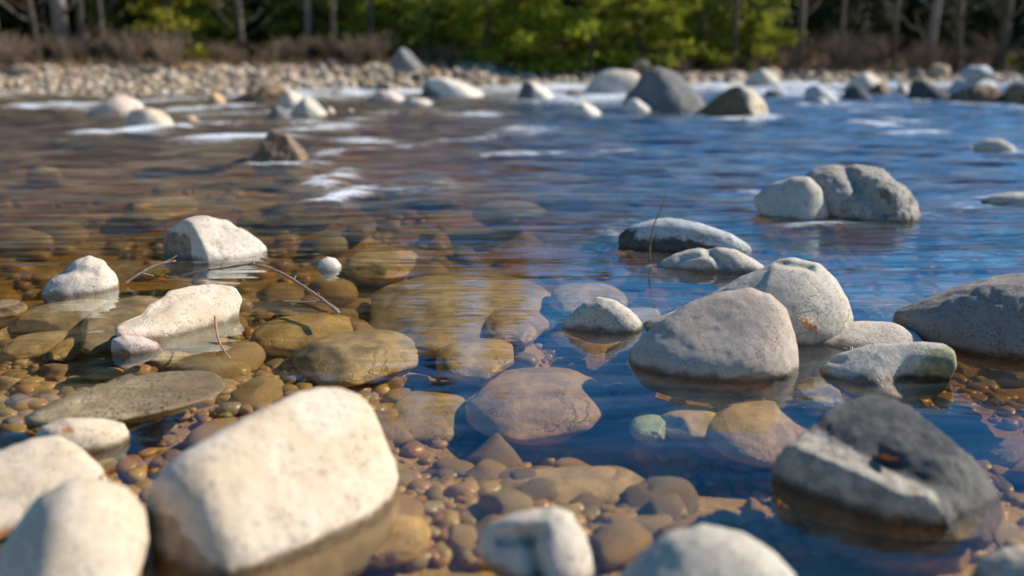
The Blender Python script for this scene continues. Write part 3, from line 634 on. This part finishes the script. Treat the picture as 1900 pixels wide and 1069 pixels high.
def place_tree(name, pr, x, y, label, cat, group, sc_=1.0, rot=None, tilt=(0, 0)):
    e = tree_root(name, label, cat, (x, y, float(height(x, y))), group)
    e.rotation_euler = (tilt[0], tilt[1], rs.uniform(0, 6.28) if rot is None else rot); e.scale = (sc_,)*3
    for nm, me in zip(('trunk', 'crown'), pr):
        o = bpy.data.objects.new(nm, me); COL.objects.link(o); o.parent = e
    return e
CB = [conifer_proto('bright', 3.3, 1.35, .2, 24, 800+i, 'needle_bright', 'bark_dark') for i in range(2)]
CY = [conifer_proto('yellow', 3.4, 1.1, .35, 16, 810, 'needle_yellow', 'bark_dark')]
CM = [conifer_proto('mid', 3.8, 1.5, .25, 18, 820+i, 'needle_mid', 'bark_dark') for i in range(2)]
CD = [conifer_proto('dark', 11, 1.9, .6, 6, 830+i, 'needle_dark', 'bark_dark', .2, .18) for i in range(3)]
def xat(px, y): return (px-W0/2)/FPX*y/math.cos(PITCH)*1.0*0.985
front = [
 ('young pine with yellow green needles among the bare trunks on the left', 345, 23.6, CY[0], .8),
 ('small olive pine left of the forest edge boulder', 430, 25.0, CM[0], .7),
 ('dark green pine over the forest edge boulder', 800, 25.2, CM[1], 1.0),
 ('bright green pine, first right of the forest edge boulder', 905, 24.4, CB[0], .8),
 ('full bright pine left of the dark slate boulder', 990, 24.2, CB[1], .9),
 ('full yellow lit pine above the dark slate boulder', 1090, 24.0, CB[0], 1.0),
 ('bright pine right above the dark slate boulder', 1175, 24.3, CB[1], .95),
 ('sparse bright pine right of the yellow lit pine', 1285, 25.0, CB[0], .85),
 ('bright pine with open lower trunk, right of centre', 1370, 25.4, CB[1], .9),
 ('low bright green pine at left centre behind the twin grey rocks', 600, 25.4, CM[0], .85),
 ('tall bright pine just left of the forest edge boulder', 690, 25.6, CB[1], .8),
 ('green pine in the gap left of the full bright pine', 845, 25.6, CB[0], .75),
 ('green pine at the right edge of the picture', 1905, 24.6, CB[0], .7),
 ('mid green pine near the top left edge', 250, 27.0, CM[0], .9),
 ('mid green pine behind the left centre bank', 640, 26.2, CM[1], .9),
 ('mid green pine between left trunks and centre', 545, 27.5, CM[0], 1.0)]
for lb, px, y, pr, s in front: place_tree('pine_tree', pr, xat(px, y), y, lb, 'pine', 'pines along the far bank', s)
cnt = 0
for row, yy_ in enumerate((28.5, 31, 34, 38)):
    for j in range(17 if row < 3 else 20):
        x = -20+40*(j+rs.uniform(.1, .9))/(17 if row < 3 else 20)
        if row == 0 and x > 6 and False: continue
        place_tree('dark_conifer', CD[cnt % 3], x, yy_+rs.uniform(-1, 1), 'dark conifer standing in the shade of the far forest', 'conifer', 'dark conifers of the far forest', rs.uniform(.8, 1.1)*(1.2-.86*float(sstep(-8, 6, x)))); cnt += 1  # tops out of view grow taller leftward to block sky reflection and fill
# bare trees
def bare_tree(label, px, y, r0, h, lean, seed, mat, name='bare_tree', group='bare trees along the far bank'):
    r = np.random.default_rng(seed); x = xat(px, y)
    e = tree_root(name, label, 'bare tree', (x, y, float(height(x, y))), group)
    top = np.array([lean*h, r.uniform(-.1, .1)*h*.3, h])
    path = [np.array([0, 0, -.3]), top*.25+r.normal(size=3)*.03, top*.55+r.normal(size=3)*.06, top]
    v, f = tube_pts(path, [r0*1.2, r0, r0*.7, r0*.15], 9); mesh_obj('trunk', v, f, M[mat], e)
    bv, bf = [], []
    for i in range(13):
        t_ = r.uniform(.06, .98); p0 = path[0]*(1-t_)+top*t_; L = r.uniform(.4, 1.5)*(1.2-t_*.6); a = r.uniform(0, 6.28)
        p1 = p0+np.array([math.cos(a)*L*.5, math.sin(a)*L*.5, L*.25]); p2 = p0+np.array([math.cos(a)*L, math.sin(a)*L, L*.7])
        v, f = tube_pts([p0, p1, p2], [r0*.22, r0*.14, .006], 5, len(bv)); bv += v; bf += f
        for k in range(4):
            q = p1*(1-k/4)+p2*k/4; a2 = a+r.uniform(-1, 1); L2 = L*.5
            v, f = tube_pts([q, q+np.array([math.cos(a2)*L2*.6, math.sin(a2)*L2*.6, L2*.6])], [.012, .004], 4, len(bv)); bv += v; bf += f
    mesh_obj('crown', bv, bf, M[mat], e)
for i, (lb, px, r0, lean, mt, y) in enumerate([
 ('thin grey bare trunk nearest the left edge', 38, .09, 0, 'bark_grey', 23.4), ('thickest pale leaning trunk on the far left', 150, .16, .04, 'bark_pale', 23.2),
 ('grey trunk leaning right beside the thickest pale trunk', 180, .08, .10, 'bark_grey', 23.7), ('slim bare trunk between pale trunk and yellow pine', 222, .06, .03, 'bark_grey', 24),
 ('grey bare trunk left of centre, right of the yellow pine', 470, .09, -.02, 'bark_grey', 24.2), ('pale slim trunk at left centre', 588, .08, .0, 'bark_pale', 24.6),
 ('brown slim trunk at left centre', 630, .07, .02, 'bark_grey', 24.4), ('forked grey trunk above the left rapids', 110, .06, -.05, 'bark_grey', 24.5),
 ('bare grey trunk right of the bright pines', 1460, .10, .01, 'bark_grey', 25.2), ('leaning pale bare trunk at the right', 1690, .10, .05, 'bark_pale', 24.6),
 ('slim grey bare trunk in the right shadows', 1630, .06, .0, 'bark_grey', 25.4), ('short grey trunk right of the leaning pale one', 1745, .08, -.03, 'bark_grey', 25),
 ('bare trunk left of the green pine at the right edge', 1820, .08, .02, 'bark_grey', 24.8), ('thin bare trunk below the sparse bright pine', 1345, .07, 0, 'bark_dark', 24.3),
 ('thin bare trunk above the foam, right', 1535, .05, .03, 'bark_grey', 24.6), ('slim bare trunk left of the forest edge boulder', 700, .07, .02, 'bark_grey', 25),
 ]): bare_tree(lb, px, y, r0, 5+.3*(i % 4), lean, 900+i, mt)
# leafless shrubs
sp = []
for k in range(4):
    r = np.random.default_rng(950+k); bv, bf = [], []
    for i in range(46):
        a = r.uniform(0, 6.28); L = r.uniform(.5, 1.3); ln = r.uniform(.15, .7)
        p0 = np.array([r.normal()*.08, r.normal()*.08, -.05]); p1 = p0+np.array([math.cos(a)*ln*L*.4, math.sin(a)*ln*L*.4, L*.55]); p2 = p0+np.array([math.cos(a)*ln*L, math.sin(a)*ln*L, L])
        v, f = tube_pts([p0, p1, p2], [.014, .01, .004], 4, len(bv)); bv += v; bf += f
        for q_ in range(4):
            q = p1*(1-q_/4)+p2*q_/4; a2 = a+r.uniform(-1.4, 1.4)
            v, f = tube_pts([q, q+np.array([math.cos(a2)*.2, math.sin(a2)*.2, .22])], [.007, .003], 4, len(bv)); bv += v; bf += f
    me = bpy.data.meshes.new('shrub_mesh'); me.from_pydata([tuple(x) for x in bv], [], bf); me.materials.append(M['shrub']); sp.append(me)
for i in range(70):
    x = -12.5+25*(i+rs.random())/70; y = float(yshore(x))+(2.6 if x > 2 else 4.4)+rs.uniform(-.8, 1.6)
    o = bpy.data.objects.new('bare_shrub', sp[i % 4]); COL.objects.link(o); o.location = (x, y, float(height(x, y)))
    s = rs.uniform(.35, .75)*(.6 if -3 < x < 6 else 1); o.scale = (s*1.2, s*1.2, s); o.rotation_euler = (0, 0, rs.uniform(0, 6.28))
    tag(o, 'leafless reddish shrub at the foot of the far forest', 'shrub', 'leafless shrubs along the far bank')
# dry grass on the right bank and under the trees, undergrowth and far wood
cen = []
r = np.random.default_rng(77)
gv, gf = [], []
for i in range(9000):
    x = r.uniform(-15, 16); y = float(yshore(x))+r.uniform(1.2 if x > 2 else 3.4, 6.5); z = float(height(x, y)); hh = r.uniform(.08, .28); a = r.uniform(0, 6.28); k_ = len(gv)
    dx, dy = math.cos(a)*.012, math.sin(a)*.012; lx, ly = r.normal()*.08, r.normal()*.08
    gv += [(x-dx, y-dy, z-.02), (x+dx, y+dy, z-.02), (x+lx, y+ly, z+hh)]; gf.append((k_, k_+1, k_+2))
tag(mesh_obj('dry_grass', gv, gf, M['grass'], smooth=False), 'dry tan grass along the far forest edge', 'grass', kind='stuff')
c = np.stack([r.uniform(-32, 32, 46000), r.uniform(33, 46, 46000), r.uniform(0, 1, 46000)], -1)
hmax = 11.5-9*sstep(-9, 7, c[:, 0])+(1.3*np.sin(c[:, 0]*1.7)+.9*np.sin(c[:, 0]*4.1+1))*(1.2-.5*sstep(-6, 4, c[:, 0]))  # unseen height raised at left, lowered at right, to shape the sky reflections
c[:, 2] = height(c[:, 0], c[:, 1])+c[:, 2]*hmax
V_, F2 = cards(c, .34, r)
tag(mesh_obj('distant_forest', V_, F2, M['needle_dark'], smooth=False), 'dark mass of conifers behind the bank trees', 'forest', kind='stuff')

# ------------------------------------------------------------------ twigs and leaves
def twig(name, label, cat, chains, mat, radii):
    vs, fs_ = [], []
    for ch, (ra, rb) in zip(chains, radii):
        pts = [at_dist(px, py, y-.05) for px, py, y in ch]
        # smooth by Catmull-Rom
        sm = []
        for i in range(len(pts)-1):
            p0, p1, p2, p3 = pts[max(0, i-1)], pts[i], pts[i+1], pts[min(len(pts)-1, i+2)]
            for t_ in np.linspace(0, 1, 7)[:-1]:
                sm.append(.5*((2*p1)+(-p0+p2)*t_+(2*p0-5*p1+4*p2-p3)*t_**2+(-p0+3*p1-3*p2+p3)*t_**3))
        sm.append(pts[-1]); nn = len(sm)
        rad = [(ra+(rb-ra)*i/(nn-1))*(1+.18*math.sin(i*1.9)) for i in range(nn)]
        v, f = tube_pts(sm, rad, 7, len(vs)); vs += v; fs_ += f
    tag(mesh_obj(name, vs, fs_, M[mat]), label, cat)
Yg = lambda py: ground(950, py)[1]
yt = Yg(560)
twig('twig', 'long curved bare twig arching over the water right of the long pale stone', 'twig',
 [[(335,513,Yg(515)),(375,503,Yg(517)),(420,497,Yg(520)),(470,491,Yg(525)),(520,506,Yg(535)),(560,530,Yg(548)),(592,552,Yg(560)),(628,580,Yg(580))],
  [(474,492,Yg(525)),(468,482,Yg(524))],[(415,498,Yg(520)),(410,492,Yg(520))],[(545,520,Yg(545)),(549,512,Yg(543))],[(592,552,Yg(560)),(590,542,Yg(560))],
  [(524,559,Yg(560)),(570,561,Yg(562)),(605,562,Yg(566)),(626,574,Yg(576))]], 'twig', [(.004,.0072),(.0035,.0018),(.0035,.0018),(.0035,.0018),(.0035,.0018),(.004,.0045)])
twig('twig', 'short forked bare twig pointing right beside the hunched stone', 'twig',
 [[(232,526,Yg(527)),(262,506,Yg(524)),(290,492,Yg(521)),(326,484,Yg(518))],[(300,489,Yg(520)),(318,481,Yg(518)),(328,474,Yg(517))],[(262,506,Yg(524)),(285,512,Yg(522))]], 'twig', [(.006,.003),(.004,.002),(.003,.002)])
twig('stick', 'bare reddish curved stick standing below the long pale stone', 'stick',
 [[(399,588,Yg(612)),(402,615,Yg(630)),(409,640,Yg(650)),(426,665,Yg(668))]], 'twig_pale', [(.0045,.003)])
twig('twig', 'thin upright twig in front of the long blue grey boulder', 'twig',
 [[(1205,486,Yg(482)),(1207,450,Yg(482)),(1214,415,Yg(482)),(1228,385,Yg(482)),(1237,358,Yg(482))]], 'twig_olive', [(.0042,.0016)])
def leaf(label, px, py, y, size, mat, seed, curl=.5, cat='leaf', name='dry_leaf', elong=1.6):
    r = np.random.default_rng(seed); n1, n2 = 15, 9; vs = []; fs_ = []
    tl = r.uniform(-.6, .6, 3)
    from mathutils import Euler
    E = np.array(Euler((tl[0], tl[1], r.uniform(0, 6.28))).to_matrix())
    for i in range(n1):
        u = i/(n1-1)*2-1; wdt = (1-abs(u)**2.2)**.7*(1+.25*math.sin(u*14))
        for j in range(n2):
            v_ = j/(n2-1)*2-1
            q = np.array([u*elong, v_*wdt, curl*(v_*v_*wdt+.4*u*u)+.12*math.sin(u*5+v_*4)+.10*math.sin(v_*9)])*size
            vs.append(E@q)
    for i in range(n1-1):
        for j in range(n2-1): a = i*n2+j; fs_.append((a, a+1, a+n2+1, a+n2))
    o = mesh_obj(name, vs, fs_, M[mat], loc=tuple(at_dist(px, py, y)))
    sm_ = o.modifiers.new('thickness', 'SOLIDIFY'); sm_.thickness = .0006
    tag(o, label, cat)
leaf('crumpled dry tan leaf wedged between the boulder pair and the flat pale slab', 1496, 608, Yg(662), .024, 'leaf_tan', 1, .9)
leaf('orange leaf caught between the left foreground stones', 210, 876, Yg(925), .013, 'leaf_orange', 2)
leaf('rusty red leaf on the small low cream stone', 126, 800, Yg(850), .009, 'leaf_orange', 3)
leaf('orange leaf under the stone at the lower left edge', 12, 1000, Yg(1030), .016, 'leaf_orange', 4)
leaf('brown orange leaf in the crack of the angular charcoal rock', 1640, 852, Yg(925), .016, 'leaf_orange', 5, .3, elong=3.0)
leaf('small red leaf in the debris by the short forked twig', 301, 519, Yg(528), .010, 'leaf_red', 6)
# sprig of evergreen caught with the twigs
vs, fs_ = [], []; r = np.random.default_rng(12)
base = [at_dist(x_, y_, Yg(526)) for x_, y_ in ((272, 508), (290, 510), (310, 512), (332, 518))]
v, f = tube_pts(base, [.0012]*4, 5); vs += v; fs_ += f
for i in range(46):
    t_ = r.uniform(0, 2.99); k_ = int(t_); q = base[k_]*(1-(t_-k_))+base[k_+1]*(t_-k_); d = r.normal(size=3); d[2] = abs(d[2]); d = d/np.linalg.norm(d)*r.uniform(.01, .022)
    v, f = tube_pts([q, q+d], [.0011, .0004], 4, len(vs)); vs += v; fs_ += f
tag(mesh_obj('evergreen_sprig', vs, fs_, M['leaf_green']), 'tiny yellow green sprig caught in the twigs above the long pale stone', 'sprig')

# ------------------------------------------------------------------ water
FOAM = [  # ends in picture coordinates of where the foam lies on the river, half thickness, strength
 (60,199,170,197,5,.9),(180,249,330,236,5,1),(330,234,560,228,4,.6),(255,190,330,186,5,.7),(300,208,440,198,5,.7),(395,259,500,255,9,1),(555,243,620,236,8,.7),
 (598,348,612,332,4,1),(612,332,645,323,4,.9),(645,323,720,326,3,.5),(603,375,640,367,3.5,1),(640,367,665,352,3.5,.8),(665,352,720,347,3,.5),(680,357,860,352,4,.45),(580,176,780,170,10,1),(860,168,1080,162,9,1),(1080,184,1170,176,9,.9),
 (1250,161,1720,155,10,1),(1440,175,1500,172,7,.8),(468,307,588,305,3,.8),(600,287,760,272,3,.5),(760,272,1000,246,3,.45),(840,216,900,214,5,.7),(900,291,965,289,4,.7),
 (1020,285,1080,292,5,.5),(1110,285,1165,280,4,.6),(1590,227,1650,235,2,.8),(1640,223,1700,228,2,.7),(1675,249,1725,247,4,.8),(1485,422,1540,417,7,.6),(1380,355,1410,360,4,.5),
 (1765,368,1790,392,6,.45),(1830,372,1900,366,9,.5),(1550,210,1620,206,3,.4),(950,245,985,240,7,.5),(640,262,700,266,5,.7),(380,215,520,209,5,.6),(1180,208,1290,206,3,.5),
 (1350,222,1440,220,3,.6),(1500,196,1700,200,3,.45),(1700,188,1900,202,3,.5),(420,182,520,184,3,.7),(0,178,150,176,3,.5),(200,172,330,176,3,.6),(1830,275,1890,284,3,.7),
 (1130,440,1160,410,3,.3),(560,235,700,222,3,.5),(700,212,830,204,3,.4),(1440,268,1560,262,2,.3),(1700,300,1880,292,2,.3),(60,200,260,212,3,.5),(735,338,830,342,4,.35)]
fseg = []
for x0, y0, x1, y1, hw, s in FOAM:
    a = ground(x0, y0); b = ground(x1, y1); ym = (y0+y1)/2
    wd = abs(ground(950, ym-hw)[1]-ground(950, ym+hw)[1])/2
    fseg.append((a[:2], b[:2], wd*(1.1 if ym < 185 else .72), min(1.1, s*1.1+.12)))
def foam_at(X, Y):
    f = np.zeros_like(X)
    for a, b, wd, s in fseg:
        d = b-a; L = max(1e-6, d@d); t_ = np.clip(((X-a[0])*d[0]+(Y-a[1])*d[1])/L, 0, 1)
        ex = X-(a[0]+t_*d[0]); ey = Y-(a[1]+t_*d[1])
        f = np.maximum(f, s*np.exp(-(ex/(wd*.8+.12))**2-(ey/wd)**2))
    return f
ys = row_list(-3.2, -.1, .3, 0)[:-1]+row_list(0, 25, .012, .0045)
X, Y, fs = lod_grid(ys, lambda y: 5+1.1*max(y, 0), 301, 1.4)
FO = foam_at(X, Y)
RG = np.zeros_like(X)
for rx, ry, ra, rb in ROCKS:
    if ry < 2.6 or ry > 17: continue
    k_ = np.hypot((X-rx)/(ra*1.02), (Y-ry)/max(rb, .4*ra))
    g_ = np.exp(-((k_-1.06)/(.05+.02/ra))**2)*float(sstep(2.6, 5.5, ry))
    RG = np.maximum(RG, g_)
    tail = np.exp(-((Y-ry+.15*(X-rx))/(rb*.8))**2)*np.clip(1-(X-rx-ra)/(3.5*ra), 0, 1)*(X > rx+.6*ra)*.32*float(sstep(3.6, 6, ry))
    FO = np.maximum(FO, tail)
FO = np.maximum(FO, RG*.42)
amp = .004+.022*sstep(3.5, 8, Y)+.012*sstep(10, 16, Y)
amp = amp*(1+.7*sstep(4, 7, Y))
wav = sines(X, Y, 11, 10, 1.8, .55)+.5*sines(X, Y, 12, 10, .8, .22)*sstep(3.5, 6, Y)
Z = amp*wav*.6 + .03*FO*sstep(3, 6, Y)
Z += .008*RG
m, t, out = new_mat('river_water'); n = N(t)
geo = n.n('ShaderNodeNewGeometry'); pos = geo.outputs['Position']
xyz = n.n('ShaderNodeSeparateXYZ', i={0: pos})
yy = xyz.outputs[1]; xx = xyz.outputs[0]
turb = n.ramp(yy, 3.0, 7.5)                       # the current quickens away from the near pool
s1 = n.noise(n.mapping(pos, (.65, 3.0, 1)), 1.5, 2.0, .5, 1.0)
s2 = n.noise(n.mapping(pos, (1.3, 6.0, 1)), 2.0, 1.5, .5, .9)
s3 = n.noise(n.mapping(pos, (6., 14.0, 1)), 4, 1.5, .5, .5)
hgt = n.math('ADD', n.math('MULTIPLY', s1, n.ramp(turb, 0, 1, lo=.005, hi=.062)), n.math('MULTIPLY', s2, n.ramp(turb, 0, 1, lo=.0012, hi=.024)))
hgt = n.math('ADD', hgt, n.math('MULTIPLY', s3, n.ramp(turb, 0, 1, lo=.0001, hi=.0012)))
bp = n.n('ShaderNodeBump', i={'Strength': 1.0, 'Distance': 1.0, 'Height': hgt}).outputs[0]
dt = n.math('ABSOLUTE', n.n('ShaderNodeVectorMath', operation='DOT_PRODUCT', i={0: geo.outputs['Incoming'], 1: bp}).outputs['Value'])
fres = n.math('ADD', .022, n.math('MULTIPLY', .978, n.math('POWER', n.math('SUBTRACT', 1.0, n.math('MINIMUM', dt, 1.0)), 5.0)))   # Schlick, the same from both sides
fres = n.math('MINIMUM', n.math('MULTIPLY', fres, 1.6), .9)
gl = n.n('ShaderNodeBsdfGlossy', i={'Color': (.80, .95, 1, 1), 'Roughness': n.ramp(turb, 0, 1, lo=.05, hi=.22), 'Normal': bp})
tr = n.n('ShaderNodeBsdfTransparent', i={0: n.mix(n.ramp(turb, 0, 1), (1., 1., 1.), (1., 1., 1.))})
mx = n.n('ShaderNodeMixShader', i={0: fres}); t.links.new(tr.outputs[0], mx.inputs[1]); t.links.new(gl.outputs[0], mx.inputs[2])
fa = n.n('ShaderNodeAttribute', attribute_name='foam').outputs['Fac']
st = n.noise(n.mapping(pos, (1.6, 9.0, 1)), 3.2, 7, .72, 1.2)
fz = n.math('MULTIPLY', n.ramp(n.math('ADD', fa, n.math('MULTIPLY', n.math('ADD', n.math('SUBTRACT', st, .5), n.math('MULTIPLY', n.math('SUBTRACT', n.noise(n.mapping(pos, (2.5, 26.0, 1)), 3., 4, .6, .6), .5), .7)), 2.4)),   .16, 1.12), .92)
fz = n.math('MULTIPLY', fz, n.ramp(fa, .03, .2))
fz = n.math('MULTIPLY', fz, n.ramp(n.noise(n.mapping(pos, (9, 22, 1)), 3.0, 4, .7, .6), .34, .60, lo=.55, hi=1.0))
fz = n.math('MULTIPLY', fz, n.ramp(n.noise(n.mapping(pos, (1.1, 3.2, 1)), 1.3, 3, .6, .5),   .36, .56, lo=  .3, hi=1.0))
veil = n.math('MULTIPLY', n.ramp(n.noise(n.mapping(pos, (.8, 3.0, 1)), 2.0, 4, .5, 1.2), .42, .70), n.ramp(turb, 0, 1, lo=.015, hi=.24))
spk = n.math('MULTIPLY', n.ramp(n.noise(n.mapping(pos, (5, 16, 1)), 9, 3, .7, .4), .66, .78), n.math('MULTIPLY', n.ramp(n.noise(n.mapping(pos, (.7, 1.8, 1)), 1.5, 2), .45, .62), .7))
spk = n.math('MULTIPLY', spk, n.ramp(yy, 2.8, 4.5))
ff = n.math('MAXIMUM', n.math('MAXIMUM', fz, veil), spk)
silk = n.math('MULTIPLY', n.ramp(n.noise(n.mapping(pos, (.7, 2.4, 1)), 1.5, 5, .55, 1.0), .46, .70), n.math('MULTIPLY', n.ramp(yy, 2.1, 2.7), n.ramp(xx, 1.2, -.6, lo=.08, hi=.12)))
ff = n.math('MAXIMUM', ff, silk)
df = n.n('ShaderNodeBsdfDiffuse', i={0: n.mix(n.ramp(fz, .1, .6), n.mix(n.ramp(xx, -1.5, 1.2), (.46, .36, .22), (.36, .42, .48)), (.80, .86, .92))})
mx2 = n.n('ShaderNodeMixShader', i={0: ff}); t.links.new(mx.outputs[0], mx2.inputs[1]); t.links.new(df.outputs[0], mx2.inputs[2])
t.links.new(mx2.outputs[0], out.inputs[0])
va = n.n('ShaderNodeVolumeAbsorption', i={0: (.68, .56, .18, 1), 1: 2.1}); t.links.new(va.outputs[0], out.inputs[1])
nr, nc = X.shape; top = np.stack([X, Y, Z], -1).reshape(-1, 3); bot = top.copy(); bot[:, 2] = -1.2; nt_ = nr*nc
edge = [j for j in range(nc)]+[i*nc+nc-1 for i in range(1, nr)]+[(nr-1)*nc+j for j in range(nc-2, -1, -1)]+[i*nc for i in range(nr-2, 0, -1)]
bl = {e: nt_+k for k, e in enumerate(edge)}
verts = np.vstack([top, bot[edge]])
fs = fs+[(edge[(k+1) % len(edge)], e, bl[e], bl[edge[(k+1) % len(edge)]]) for k, e in enumerate(edge)]+[tuple(bl[e] for e in reversed(edge))]
FO = np.concatenate([FO.reshape(-1), np.zeros(len(edge))])
wo = mesh_obj('water', verts, fs, m)
at = wo.data.attributes.new('foam', 'FLOAT', 'POINT'); at.data.foreach_set('value', FO.reshape(-1).astype(np.float32))
tag(wo, kind='structure', label='clear brown river water with blue reflections and white streaks')
